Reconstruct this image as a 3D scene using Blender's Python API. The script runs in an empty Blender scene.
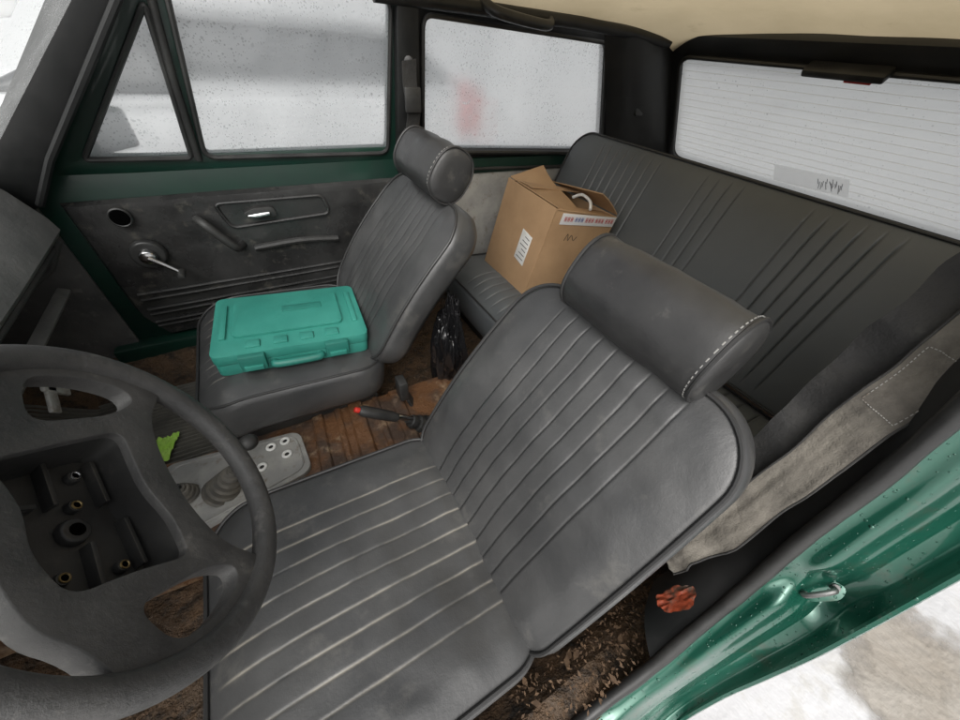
import bpy, bmesh, math, random
from mathutils import Vector as V, Matrix, noise
random.seed(4)
SC = bpy.context.scene
C = SC.collection
R = math.radians

# ---------------------------------------------------------------- camera model (x rearward, y to the car's right, z up)
CAM = V((0, -.57, .97)); FP = 346.0
ux = V((.8677, -.2873, .4057)).normalized()
uy = V((-.4905, -.6153, .6171)); uy = (uy - ux * uy.dot(ux)).normalized()
uz = ux.cross(uy)
def ray(px, py):
    v = V((px - 480, py - 360, FP)); return V((v.dot(ux), v.dot(uy), v.dot(uz)))
def at(px, py, ax, val):                      # photo measurement -> point on the plane axis = val
    d = ray(px, py); return CAM + d * ((val - CAM[ax]) / d[ax])
def on(px, py, p0, n):
    d = ray(px, py); return CAM + d * ((p0 - CAM).dot(n) / d.dot(n))
TUM = V((0, 1, .2)).normalized()              # right-hand glass leans inwards
def up(px, py, off=0): return on(px, py, V((0, .68, .69)) - TUM * off, TUM)

# ---------------------------------------------------------------- materials
def newmat(name):
    m = bpy.data.materials.new(name); m.use_nodes = True
    nt = m.node_tree; nt.nodes.clear()
    return m, nt, nt.nodes, nt.links
def mathn(nt, op, a, b=None, c=None):
    n = nt.nodes.new('ShaderNodeMath'); n.operation = op
    for i, s in enumerate((a, b, c)):
        if s is None: continue
        if isinstance(s, (int, float)): n.inputs[i].default_value = s
        else: nt.links.new(s, n.inputs[i])
    return n.outputs[0]
def noisen(nt, vec, scale, detail=6, rough=.6):
    n = nt.nodes.new('ShaderNodeTexNoise'); n.inputs['Scale'].default_value = scale
    n.inputs['Detail'].default_value = detail; n.inputs['Roughness'].default_value = rough
    nt.links.new(vec, n.inputs['Vector']); return n.outputs[0]
def rampn(nt, fac, lo, hi):
    n = nt.nodes.new('ShaderNodeMapRange'); n.inputs[1].default_value = lo; n.inputs[2].default_value = hi
    n.clamp = True; nt.links.new(fac, n.inputs[0]); return n.outputs[0]
def mixc(nt, fac, a, b):
    n = nt.nodes.new('ShaderNodeMix'); n.data_type = 'RGBA'
    if isinstance(fac, (int, float)): n.inputs[0].default_value = fac
    else: nt.links.new(fac, n.inputs[0])
    for s, i in ((a, 6), (b, 7)):
        if isinstance(s, tuple): n.inputs[i].default_value = (*s, 1)
        else: nt.links.new(s, n.inputs[i])
    return n.outputs[2]
def dropmask(nt, vec, scale, r, prob):
    v = nt.nodes.new('ShaderNodeTexVoronoi'); v.inputs['Scale'].default_value = scale; nt.links.new(vec, v.inputs['Vector'])
    sep = nt.nodes.new('ShaderNodeSeparateColor'); nt.links.new(v.outputs['Color'], sep.inputs[0])
    keep = mathn(nt, 'LESS_THAN', sep.outputs[0], prob)
    rad = mathn(nt, 'MULTIPLY_ADD', sep.outputs[1], r, r * .35)
    return mathn(nt, 'MULTIPLY', keep, rampn(nt, mathn(nt, 'SUBTRACT', rad, v.outputs['Distance']), 0, .12))
def M(name, c1, c2=None, scale=12, lo=.4, hi=.7, rough=.5, rough2=None, metal=0, spec=.5, bump=.15, bscale=150, bdist=.002, coat=0, c3=None, s3=60, lo3=.55, hi3=.7, dust=False, drops=0, trans=0, fade=0):
    m, nt, N, L = newmat(name)
    out = N.new('ShaderNodeOutputMaterial'); p = N.new('ShaderNodeBsdfPrincipled')
    tc = N.new('ShaderNodeTexCoord'); vec = tc.outputs['Object']
    c2 = c2 or tuple(x * .8 for x in c1)
    f = rampn(nt, noisen(nt, vec, scale), lo, hi)
    col = mixc(nt, f, c1, c2)
    rr = mathn(nt, 'MULTIPLY_ADD', f, (rough2 if rough2 is not None else rough + .12) - rough, rough)
    if c3:
        f3 = rampn(nt, noisen(nt, vec, s3, 8, .7), lo3, hi3); col = mixc(nt, f3, col, c3)
    if dust:
        a = N.new('ShaderNodeAttribute'); a.attribute_name = 'dust'
        df = mathn(nt, 'MULTIPLY', a.outputs['Fac'], rampn(nt, noisen(nt, vec, 11), .34, .60))
        col = mixc(nt, df, col, (.29, .27, .23))
        g = N.new('ShaderNodeAttribute'); g.attribute_name = 'seam'
        col = mixc(nt, mathn(nt, 'MULTIPLY', g.outputs['Fac'], .8), col, (.008, .008, .008))
    L.new(col, p.inputs['Base Color'])
    L.new(rr, p.inputs['Roughness'])
    p.inputs['Metallic'].default_value = metal
    p.inputs['Specular IOR Level'].default_value = spec
    p.inputs['Coat Weight'].default_value = coat; p.inputs['Coat Roughness'].default_value = .08
    nrm = None
    def addb(h, s, d, nrm):
        b = N.new('ShaderNodeBump'); b.inputs['Strength'].default_value = s; b.inputs['Distance'].default_value = d
        L.new(h, b.inputs['Height'])
        if nrm: L.new(nrm, b.inputs['Normal'])
        return b.outputs[0]
    if bump:
        nrm = addb(noisen(nt, vec, bscale, 4), bump, bdist, nrm); nrm = addb(noisen(nt, vec, bscale * .12, 5), bump, bdist * 4, nrm)
    if drops:
        nrm = addb(mathn(nt, 'MAXIMUM', dropmask(nt, vec, 210, .3, drops), dropmask(nt, vec, 95, .22, drops * .5)), .8, .0015, nrm)
    if nrm:
        L.new(nrm, p.inputs['Normal'])
        if drops: L.new(nrm, p.inputs['Coat Normal'])
    if trans:                                  # translucency added to let daylight through and brighten the cabin
        tl = N.new('ShaderNodeBsdfTranslucent'); L.new(col, tl.inputs[0]); mx = N.new('ShaderNodeMixShader'); mx.inputs[0].default_value = trans
        L.new(p.outputs[0], mx.inputs[1]); L.new(tl.outputs[0], mx.inputs[2]); L.new(mx.outputs[0], out.inputs[0])
    elif fade:                                 # thin film of dirt that dies out towards its ragged edge
        ln = N.new('ShaderNodeVectorMath'); ln.operation = 'LENGTH'; L.new(vec, ln.inputs[0])
        e = mathn(nt, 'MULTIPLY_ADD', noisen(nt, vec, 5, 6, .65), fade * 1.4, mathn(nt, 'SUBTRACT', fade * .25, ln.outputs['Value']))
        tr = N.new('ShaderNodeBsdfTransparent'); mx = N.new('ShaderNodeMixShader'); L.new(rampn(nt, e, 0, fade * .35), mx.inputs[0])
        L.new(tr.outputs[0], mx.inputs[1]); L.new(p.outputs[0], mx.inputs[2]); L.new(mx.outputs[0], out.inputs[0])
    else: L.new(p.outputs[0], out.inputs[0])
    return m
def glassmat(name, fog0, fog1, fscale, drops=.5, tint=(.88, .90, .90), white=(.70, .72, .72), dark=(.46, .49, .50), blur=0):
    m, nt, N, L = newmat(name)
    out = N.new('ShaderNodeOutputMaterial'); tc = N.new('ShaderNodeTexCoord'); vec = tc.outputs['Object']
    tr = N.new('ShaderNodeBsdfTransparent'); tr.inputs[0].default_value = (*tint, 1)
    tl = N.new('ShaderNodeBsdfTranslucent'); tl.inputs[0].default_value = (*white, 1)
    gl = N.new('ShaderNodeBsdfGlossy'); gl.inputs['Roughness'].default_value = .06
    d = mathn(nt, 'MAXIMUM', mathn(nt, 'MAXIMUM', dropmask(nt, vec, 210, .36, .75 * drops), dropmask(nt, vec, 105, .28, .6 * drops)), dropmask(nt, vec, 52, .21, .45 * drops))
    clump = rampn(nt, noisen(nt, vec, 6, 4), .38, .6)
    d = mathn(nt, 'MULTIPLY', d, mathn(nt, 'MULTIPLY_ADD', clump, .75, .18))
    fog = mathn(nt, 'MULTIPLY_ADD', rampn(nt, noisen(nt, vec, fscale, 5, .65), .3, .7), fog1 - fog0, fog0)
    clear = tr.outputs[0]
    if blur:                                   # misted glass scatters what is seen through it
        rf = N.new('ShaderNodeBsdfRefraction'); rf.inputs['Color'].default_value = (*tint, 1); rf.inputs['Roughness'].default_value = .42; rf.inputs['IOR'].default_value = 1.12
        mb_ = N.new('ShaderNodeMixShader'); mb_.inputs[0].default_value = blur; L.new(tr.outputs[0], mb_.inputs[1]); L.new(rf.outputs[0], mb_.inputs[2]); clear = mb_.outputs[0]
    m1 = N.new('ShaderNodeMixShader'); L.new(fog, m1.inputs[0]); L.new(clear, m1.inputs[1]); L.new(tl.outputs[0], m1.inputs[2])
    dk = N.new('ShaderNodeBsdfTransparent'); dk.inputs[0].default_value = (*dark, 1)
    lt = N.new('ShaderNodeMixShader'); lt.inputs[0].default_value = .35; L.new(dk.outputs[0], lt.inputs[1]); L.new(tl.outputs[0], lt.inputs[2])
    m2 = N.new('ShaderNodeMixShader'); L.new(mathn(nt, 'MULTIPLY', d, .85), m2.inputs[0]); L.new(m1.outputs[0], m2.inputs[1]); L.new(lt.outputs[0], m2.inputs[2])
    b = N.new('ShaderNodeBump'); b.inputs['Strength'].default_value = .6; b.inputs['Distance'].default_value = .003; L.new(d, b.inputs['Height'])
    L.new(b.outputs[0], gl.inputs['Normal'])
    m3 = N.new('ShaderNodeMixShader'); m3.inputs[0].default_value = .05; L.new(m2.outputs[0], m3.inputs[1]); L.new(gl.outputs[0], m3.inputs[2])
    L.new(m3.outputs[0], out.inputs[0]); return m
def papermat(name, c, k=.75):
    m, nt, N, L = newmat(name); out = N.new('ShaderNodeOutputMaterial')
    a = N.new('ShaderNodeBsdfDiffuse'); b = N.new('ShaderNodeBsdfTranslucent'); x = N.new('ShaderNodeMixShader')
    a.inputs[0].default_value = (*c, 1); b.inputs[0].default_value = (*c, 1); x.inputs[0].default_value = k
    L.new(a.outputs[0], x.inputs[1]); L.new(b.outputs[0], x.inputs[2]); L.new(x.outputs[0], out.inputs[0]); return m

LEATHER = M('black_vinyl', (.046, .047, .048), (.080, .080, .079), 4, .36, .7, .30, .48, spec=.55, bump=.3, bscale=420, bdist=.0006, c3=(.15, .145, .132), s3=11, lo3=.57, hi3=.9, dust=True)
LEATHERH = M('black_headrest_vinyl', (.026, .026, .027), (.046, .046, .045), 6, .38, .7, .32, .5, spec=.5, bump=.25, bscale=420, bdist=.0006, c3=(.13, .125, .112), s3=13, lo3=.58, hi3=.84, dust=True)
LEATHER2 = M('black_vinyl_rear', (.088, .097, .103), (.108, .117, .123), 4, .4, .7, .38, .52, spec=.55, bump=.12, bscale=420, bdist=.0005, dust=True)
PIPE = M('black_piping', (.030, .030, .030), rough=.45, bump=0)
PLASTIC = M('black_plastic', (.020, .020, .020), (.042, .042, .040), 8, rough=.36, rough2=.55, bump=.25, bscale=500, bdist=.0005, c3=(.10, .095, .085), s3=14, lo3=.6, hi3=.85)
PILL = M('black_pillar_paint', (.010, .011, .011), (.022, .022, .022), 6, rough=.4, rough2=.55, bump=.15, bscale=300, bdist=.0005, c3=(.06, .056, .05), s3=16, lo3=.64, hi3=.88)
WHEELM = M('wheel_grained_plastic', (.055, .055, .055), (.10, .098, .095), 10, rough=.46, rough2=.6, bump=.6, bscale=900, bdist=.0006, c3=(.24, .23, .21), s3=24, lo3=.57, hi3=.85)
DASHM = M('dusty_dashboard_plastic', (.14, .14, .137), (.22, .217, .21), 9, rough=.5, rough2=.65, bump=.4, bscale=600, bdist=.0008, c3=(.28, .27, .25), s3=20, lo3=.57, hi3=.85)
TRIM = M('door_card_vinyl', (.018, .018, .018), (.040, .040, .039), 6, rough=.22, rough2=.4, bump=.35, bscale=300, bdist=.0008, c3=(.13, .12, .10), s3=20, lo3=.57, hi3=.85)
DARK = M('dark_underside', (.016, .016, .016), (.036, .033, .028), 10, rough=.6, bump=.2)
RUBBER = M('grey_brown_rubber', (.095, .09, .08), (.17, .155, .125), 25, rough=.55, rough2=.75, bump=.2)
GREEN = M('green_car_paint', (.010, .090, .058), (.014, .115, .076), 5, rough=.26, rough2=.42, metal=.4, bump=.05, bscale=30, coat=1, c3=(.07, .07, .05), s3=20, lo3=.57, hi3=.80, drops=.30)
GREENIN = M('dark_green_inner_paint', (.004, .028, .018), (.003, .018, .013), 6, rough=.35, rough2=.5, bump=.06, bscale=50, coat=.3, c3=(.05, .045, .035), s3=25, lo3=.66, hi3=.85)
HEADL = M('beige_headliner', (.62, .52, .345), (.54, .45, .29), 4, rough=.8, rough2=.9, bump=.3, bscale=300, c3=(.38, .31, .19), s3=9, lo3=.60, hi3=.9, trans=.46)
CARPET = M('dirty_brown_carpet', (.090, .058, .034), (.15, .088, .046), 14, rough=.5, rough2=.95, bump=.9, bscale=200, bdist=.008, c3=(.025, .02, .016), s3=26, lo3=.48, hi3=.64)
RUST = M('rusty_wet_metal', (.17, .085, .042), (.075, .048, .034), 11, .40, .56, rough=.24, rough2=.7, metal=.2, bump=.6, bscale=90, bdist=.004, c3=(.36, .26, .17), s3=14, lo3=.54, hi3=.68)
MATM = M('ribbed_rubber', (.12, .115, .10), (.20, .19, .16), 12, rough=.6, bump=.3)
CONS = M('grey_console_plate', (.27, .27, .26), (.38, .375, .35), 16, rough=.5, rough2=.7, bump=.2, c3=(.14, .10, .065), s3=30, lo3=.56, hi3=.75)
CHROME = M('chrome', (.62, .62, .62), (.45, .45, .45), 30, rough=.12, rough2=.28, metal=1, bump=0)
DULL = M('dull_steel', (.22, .22, .215), (.14, .14, .135), 30, rough=.4, metal=.8, bump=0)
BRASS = M('brass', (.36, .27, .13), rough=.38, metal=1, bump=0)
WHITE = M('white_plastic', (.80, .80, .78), (.68, .68, .65), 30, rough=.45, bump=0)
PAPER = papermat('backlit_paper', (.98, .98, .98), .8); PAPERINK = papermat('backlit_ink', (.5, .5, .52))
REDM = M('red_plastic', (.55, .03, .02), rough=.4, bump=0)
ORANGE = M('orange_primer_patch', (.34, .058, .020), (.20, .040, .018), 40, rough=.55, bump=.4, c3=(.07, .045, .03), s3=36, lo3=.46, hi3=.6)
CARD = M('cardboard', (.43, .275, .15), (.36, .225, .12), 9, rough=.75, rough2=.85, bump=.12, bscale=120)
CARDIN = M('cardboard_inside', (.33, .21, .115), rough=.85, bump=.1)
TAPE = M('white_tape', (.78, .78, .78), (.68, .68, .68), rough=.35, bump=0)
REDP = M('red_print', (.55, .06, .06), rough=.5, bump=0)
BLUEP = M('blue_print', (.12, .16, .4), rough=.5, bump=0)
INK = M('black_ink', (.02, .02, .02), rough=.6, bump=0)
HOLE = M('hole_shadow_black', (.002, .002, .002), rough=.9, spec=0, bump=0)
TEAL = M('teal_case_plastic', (.034, .235, .188), (.045, .275, .22), 10, rough=.38, rough2=.5, bump=.2, bscale=700, bdist=.0004)
TEALD = M('teal_latch_plastic', (.026, .195, .155), rough=.4, bump=.1)
BAGM = M('black_bag_film', (.010, .010, .011), rough=.18, rough2=.3, spec=.6, bump=.5, bscale=60, bdist=.003)
BELT = M('worn_grey_webbing', (.155, .142, .120), (.11, .10, .086), 30, rough=.9, bump=.8, bscale=500, bdist=.001, c3=(.05, .046, .04), s3=8, lo3=.5, hi3=.72)
BELTD = M('black_webbing', (.020, .020, .020), (.040, .039, .036), 14, rough=.7, bump=.6, bscale=500, bdist=.001, c3=(.08, .076, .07), s3=24, lo3=.6, hi3=.82)
LIME = M('lime_cloth', (.50, .85, .12), (.62, .9, .22), 30, rough=.8, bump=.3)
SNOW = M('wet_snow', (.66, .66, .67), (.50, .495, .49), .7, .42, .72, rough=.08, rough2=.35, bump=.3, bscale=9, bdist=.03, c3=(.58, .57, .55), s3=7, lo3=.5, hi3=.62)
MUD = M('wet_mud', (.32, .285, .24), (.42, .39, .35), 5, .35, .7, rough=.06, rough2=.3, bump=.4, bscale=24, bdist=.015, fade=.30)
WALLM = M('pale_render', (.66, .67, .68), (.60, .61, .62), .4, rough=.85, bump=.1, bscale=20)
WALLD = M('grey_cladding', (.42, .44, .45), (.36, .38, .39), .5, rough=.7, bump=.1, bscale=20)
CARW = M('white_car_paint', (.75, .76, .77), (.68, .69, .70), 2, rough=.2, bump=0, coat=.6)
CARG = M('dark_car_glass', (.03, .033, .036), (.07, .075, .08), 1.2, rough=.3, bump=0)
TYRE = M('tyre_rubber', (.02, .02, .02), rough=.8, bump=.2)
WIRE = papermat('heater_wire', (.90, .87, .80), .9)
LEAF = M('dry_debris', (.085, .052, .03), (.17, .105, .06), 60, rough=.85, bump=.2)
GL_DOOR = glassmat('wet_door_glass', .34, .68, 3.5, 1.0, blur=.85)
GL_VENT = glassmat('wet_vent_glass', .36, .62, 6, 1.0, blur=.4)
GL_QTR = glassmat('fogged_quarter_glass', .58, .86, 3, .95, blur=.95)
GL_REAR = glassmat('fogged_rear_glass', .86, .96, 3, .15, white=(.66, .67, .66))
GL_WIND = glassmat('windscreen_glass', .08, .3, 3, .7)

# ---------------------------------------------------------------- object helpers
def rootloc(p):
    l = V((0, 0, 0))
    while p: l += p.location; p = p.parent
    return l
def thing(name, label, cat, loc=(0, 0, 0), group=None):
    o = bpy.data.objects.new(name, None); C.objects.link(o); o.location = loc; o.empty_display_size = .05
    o['label'] = label; o['category'] = cat
    if group: o['group'] = group
    return o
def tag(o, label, cat=None, group=None, kind=None):
    if label: o['label'] = label
    if cat: o['category'] = cat
    if group: o['group'] = group
    if kind: o['kind'] = kind
    return o
def obj(name, vs, fs, mat, parent=None, loc=None, sharp=38, bev=0, dust=None, segs=2, seam=None):
    off = rootloc(parent) if parent else V(loc or (0, 0, 0))
    me = bpy.data.meshes.new(name)
    bm = bmesh.new(); bv = [bm.verts.new(V(p) - off) for p in vs]
    for f in fs:
        try: bm.faces.new([bv[i] for i in f])
        except ValueError: pass
    if dust is None: bmesh.ops.recalc_face_normals(bm, faces=bm.faces[:])
    if bev:
        ed = [e for e in bm.edges if len(e.link_faces) == 2 and e.calc_face_angle(0) > .6]
        bmesh.ops.bevel(bm, geom=ed, offset=bev, offset_type='OFFSET', segments=segs, profile=.5, affect='EDGES', clamp_overlap=True)
    bm.to_mesh(me); bm.free()
    if dust is not None:
        a = me.attributes.new('dust', 'FLOAT', 'POINT'); a.data.foreach_set('value', dust)
    if seam is not None:
        a = me.attributes.new('seam', 'FLOAT', 'POINT'); a.data.foreach_set('value', seam)
    for p in me.polygons: p.use_smooth = True
    me.set_sharp_from_angle(angle=R(sharp))
    me.materials.append(mat)
    o = bpy.data.objects.new(name, me); C.objects.link(o)
    if parent: o.parent = parent
    else: o.location = off
    return o
def frame_from(d):
    d = d.normalized(); a = V((0, 0, 1)) if abs(d.z) < .9 else V((1, 0, 0))
    x = d.cross(a).normalized(); return x, d.cross(x).normalized()
def spline(pts, n=8, closed=False):
    P = [V(p) for p in pts]; out = []; k = len(P); rng = range(k if closed else k - 1)
    for i in rng:
        if closed: p0, p1, p2, p3 = P[i - 1], P[i], P[(i + 1) % k], P[(i + 2) % k]
        else: p0, p1, p2, p3 = P[max(i - 1, 0)], P[i], P[i + 1], P[min(i + 2, k - 1)]
        for j in range(n):
            t = j / n
            out.append(.5 * ((2 * p1) + (p2 - p0) * t + (2 * p0 - 5 * p1 + 4 * p2 - p3) * t * t + (3 * p1 - p0 - 3 * p2 + p3) * t ** 3))
    if not closed: out.append(P[-1])
    return out
class MB:
    def __init__(s): s.v = []; s.f = []
    def add(s, vs, fs):
        o = len(s.v); s.v += [V(p) for p in vs]; s.f += [[i + o for i in f] for f in fs]; return s
    def box(s, c, h, ax=None):
        ax = ax or (V((1, 0, 0)), V((0, 1, 0)), V((0, 0, 1))); c = V(c)
        vs = [c + ax[0] * h[0] * i + ax[1] * h[1] * j + ax[2] * h[2] * k for k in (-1, 1) for j in (-1, 1) for i in (-1, 1)]
        return s.add(vs, [(0, 2, 3, 1), (4, 5, 7, 6), (0, 1, 5, 4), (2, 6, 7, 3), (0, 4, 6, 2), (1, 3, 7, 5)])
    def cyl(s, p0, p1, r0, r1=None, n=20):
        r1 = r0 if r1 is None else r1; p0 = V(p0); p1 = V(p1); x, y = frame_from(p1 - p0)
        vs = [p0 + (x * math.cos(k * 2 * math.pi / n) + y * math.sin(k * 2 * math.pi / n)) * r0 for k in range(n)]
        vs += [p1 + (x * math.cos(k * 2 * math.pi / n) + y * math.sin(k * 2 * math.pi / n)) * r1 for k in range(n)]
        fs = [(k, (k + 1) % n, n + (k + 1) % n, n + k) for k in range(n)] + [list(range(n))[::-1], list(range(n, 2 * n))]
        return s.add(vs, fs)
    def tube(s, pts, r, n=10, closed=False):
        P = [V(p) for p in pts]; k = len(P); vs = []; x = None
        for i in range(k):
            d = (P[(i + 1) % k] - P[i - 1]) if closed else (P[min(i + 1, k - 1)] - P[max(i - 1, 0)])
            d.normalize()
            if x is None: x, _ = frame_from(d)
            x = (x - d * x.dot(d)).normalized(); y = d.cross(x)
            rr = r[i] if isinstance(r, (list, tuple)) else r
            vs += [P[i] + (x * math.cos(a * 2 * math.pi / n) + y * math.sin(a * 2 * math.pi / n)) * rr for a in range(n)]
        fs = []
        for i in range(k if closed else k - 1):
            j = (i + 1) % k
            fs += [(i * n + a, i * n + (a + 1) % n, j * n + (a + 1) % n, j * n + a) for a in range(n)]
        if not closed: fs += [list(range(n))[::-1], list(range((k - 1) * n, k * n))]
        return s.add(vs, fs)
    def ribbon(s, pts, ws, th):                       # ws: half width vectors
        P = [V(p) for p in pts]; vs = []; k = len(P)
        for i in range(k):
            d = (P[min(i + 1, k - 1)] - P[max(i - 1, 0)]).normalized(); w = V(ws[i] if isinstance(ws, list) else ws)
            n = d.cross(w).normalized() * th * .5
            vs += [P[i] - w - n, P[i] - w * .5 - n * 1.2, P[i] + w * .5 - n * 1.2, P[i] + w - n, P[i] + w + n, P[i] + w * .5 + n * 1.2, P[i] - w * .5 + n * 1.2, P[i] - w + n]
        fs = [(i * 8 + a, i * 8 + (a + 1) % 8, i * 8 + 8 + (a + 1) % 8, i * 8 + 8 + a) for i in range(k - 1) for a in range(8)]
        fs += [list(range(8))[::-1], list(range((k - 1) * 8, k * 8))]
        return s.add(vs, fs)
    def build(s, name, mat, parent=None, bev=0, loc=None, sharp=38, segs=2): return obj(name, s.v, s.f, mat, parent, loc, sharp, bev, segs=segs)
def fillet(pts, r, n=4):
    out = []; k = len(pts)
    for i in range(k):
        p0, p, p1 = V(pts[i - 1]), V(pts[i]), V(pts[(i + 1) % k])
        a = p + (p0 - p).normalized() * min(r, .45 * (p0 - p).length); b = p + (p1 - p).normalized() * min(r, .45 * (p1 - p).length)
        for j in range(n + 1):
            t = j / n; out.append(a * (1 - t) ** 2 + p * 2 * t * (1 - t) + b * t * t)
    return out
def resample(loop, d):
    out = []
    for i in range(len(loop)):
        a, b = loop[i], loop[(i + 1) % len(loop)]; n = max(1, int((b - a).length / d))
        out += [a.lerp(b, j / n) for j in range(n)]
    return out
def fill(outer, holes=()):
    bm = bmesh.new(); ed = []
    for lp in [outer] + list(holes):
        vs = [bm.verts.new(p) for p in lp]; ed += [bm.edges.new((vs[i], vs[(i + 1) % len(vs)])) for i in range(len(vs))]
    n = V((0, 0, 0))
    for i in range(len(outer)): n += V(outer[i]).cross(V(outer[(i + 1) % len(outer)]))
    bmesh.ops.triangle_fill(bm, use_beauty=True, use_dissolve=False, edges=ed, normal=n.normalized())
    bm.verts.index_update(); vs = [v.co.copy() for v in bm.verts]; fs = [[v.index for v in f.verts] for f in bm.faces]; bm.free()
    return vs, fs
def plate(name, outer, holes, depth, mat, parent=None, bev=.003, warp=None, loc=None, sharp=38):
    outer = [V(p) for p in outer]; holes = [[V(p) for p in h] for h in holes]
    vs, fs = fill(outer, holes)
    if depth is not None:
        depth = V(depth); n = len(vs); fs = fs + [[i + n for i in f[::-1]] for f in fs]; base = 0
        for lp in [outer] + holes:
            k = len(lp); fs += [(base + i, base + (i + 1) % k, n + base + (i + 1) % k, n + base + i) for i in range(k)]; base += k
        vs = vs + [p + depth for p in vs]
    if warp: vs = [warp(p) for p in vs]
    return obj(name, vs, fs, mat, parent, loc, sharp, bev if depth is not None else 0)

def pillow(name, frame, L, hw, th, mat, parent, rc=.09, crown=.012, pleats=(), prof=None, wob=.0025, flare=.012, piping=True, seed=0, gdepth=.0024, puffh=.001, dustk=.9, seamk=0, wig=.0010, taper=0, gw=.0019, step=.008, rstep=.011):
    groups = pleats if pleats and isinstance(pleats[0], (list, tuple)) else ([list(pleats)] if pleats else [])
    a0 = hw - rc; pr = prof or (lambda f, x: 0)
    cs = [-a0 + 2 * a0 * i / int(2 * a0 / step) for i in range(int(2 * a0 / step) + 1)]
    pin = [p + d for G in groups for p in G for d in (-.0065, -.0042, -.0026, -.0013, 0, .0013, .0026, .0042, .0065)]
    cs = [c for c in cs if all(abs(c - p) > .0018 for p in pin) or abs(c) >= a0 - 1e-6]
    cs = sorted(cs + [p for p in pin if abs(p) < a0 - .001])
    no = 14
    cs = [-a0 - rc * k / no for k in range(no, 0, -1)] + cs + [a0 + rc * k / no for k in range(1, no + 1)]
    nr = 12; rows = [rc * (1 - math.cos(k / nr * math.pi / 2)) for k in range(nr)]
    nm = int((L - 2 * rc) / rstep); rows += [rc + (L - 2 * rc) * k / nm for k in range(nm + 1)]
    rows += [L - rc * (1 - math.cos(k / nr * math.pi / 2)) for k in range(nr - 1, -1, -1)]
    nu, nv = len(cs) - 1, len(rows) - 1
    def wid(b):
        d = min(b, L - b)
        return hw if d >= rc else max(a0 + .003, a0 + math.sqrt(max(0, rc * rc - (rc - d) ** 2)))
    sc_ = lambda b: 1 - taper * (b / L) ** 3
    def AB(i, j):
        b = rows[j]; c = cs[i]
        if abs(c) > a0: c = math.copysign(a0 + (abs(c) - a0) / rc * (wid(b) - a0), c)
        return c, b
    vs = []; dust = []; seam = []
    for j in range(nv + 1):
        for i in range(nu + 1):
            a, b = AB(i, j); qx = abs(a) - a0; qy = abs(b - L / 2) - (L / 2 - rc)
            dist = max(0, rc - math.hypot(max(qx, 0), max(qy, 0)) - min(max(qx, qy), 0))
            c = crown * (1 - (1 - min(1, dist / .07)) ** 2); fade = min(1, max(0, (dist - .010)) / .03); g = 0; gd = 0; puff = 0
            for G in groups:
                if G[0] - .02 < a < G[-1] + .02:
                    for p in G:
                        q = abs(a - p)
                        if q < .012: g = max(g, math.exp(-(q / gw) ** 2)); gd = max(gd, math.exp(-(q / .0019) ** 2))
                    for q in range(len(G) - 1):
                        if G[q] <= a <= G[q + 1]:
                            t = (a - G[q]) / (G[q + 1] - G[q]); puff = puffh * max(0, 4 * t * (1 - t)) ** .9
            P0 = V((a * 6 + seed, b * 6, seed * .7)); w = noise.noise(P0) * wob * 2 + noise.noise(P0 * 3.1) * wob * .7
            wr = (1 - abs(noise.noise(V((a * 5 + seed, b * 16, 4)))) * 2) ** 3 * wob * .35
            c += (puff - gdepth * g) * fade + (w + wr) * min(1, dist / .04) + pr(b / L, a / hw)
            aw = a * sc_(b) + (wig * noise.noise(V((b * 12, seed, a * 4))) * fade)
            vs.append(frame(aw, b, c)); dust.append(gd * fade * dustk); seam.append(gd * fade * seamk)
    W_ = nu + 1
    fs = [(j * W_ + i, j * W_ + i + 1, (j + 1) * W_ + i + 1, (j + 1) * W_ + i) for j in range(nv) for i in range(nu)]
    ring = [(i, 0) for i in range(nu)] + [(nu, j) for j in range(nv)] + [(i, nv) for i in range(nu, 0, -1)] + [(0, j) for j in range(nv, 0, -1)]
    idx = [j * W_ + i for i, j in ring]; info = []
    for i, j in ring:
        a, b = AB(i, j); qx = max(abs(a) - a0, 0); qy = max(abs(b - L / 2) - (L / 2 - rc), 0)
        g = V((math.copysign(qx, a), math.copysign(qy, b - L / 2)))
        g = g.normalized() if g.length > 1e-6 else V((0, math.copysign(1, b - L / 2)))
        info.append((a * sc_(b), b, g[0], g[1], pr(b / L, a / hw)))
    k = len(ring); prev = idx
    for o, c in ((flare * .6, -.006), (flare, -.018), (flare, -(th * .5)), (flare * .7, -(th - .02)), (-.006, -th)):
        cur = []
        for (a, b, ga, gb, c0) in info:
            cur.append(len(vs)); vs.append(frame(a + ga * o, b + gb * o, c + c0)); dust.append(0); seam.append(0)
        fs += [(prev[q], cur[q], cur[(q + 1) % k], prev[(q + 1) % k]) for q in range(k)]; prev = cur
    ce = len(vs); vs.append(frame(0, L / 2, -th + pr(.5, 0))); dust.append(0); seam.append(0)
    fs += [(prev[q], ce, prev[(q + 1) % k]) for q in range(k)]
    o = obj(name, vs, fs, mat, parent, dust=dust, sharp=60, seam=seam)
    if piping:
        pts = [frame(a + ga * .005, b + gb * .005, c0 + .001) for (a, b, ga, gb, c0) in info]
        keep = [pts[0]]
        for p in pts[1:]:
            if (p - keep[-1]).length > .008: keep.append(p)
        if (keep[-1] - keep[0]).length < .004: keep.pop()
        MB().tube(keep, .0034, 7, True).build('piping', PIPE, o)
    return o
def mkframe(O, A, B):
    O, A, B = V(O), V(A).normalized(), V(B).normalized(); N = A.cross(B).normalized()
    return (lambda a, b, c: O + A * a + B * b + N * c), N

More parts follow.
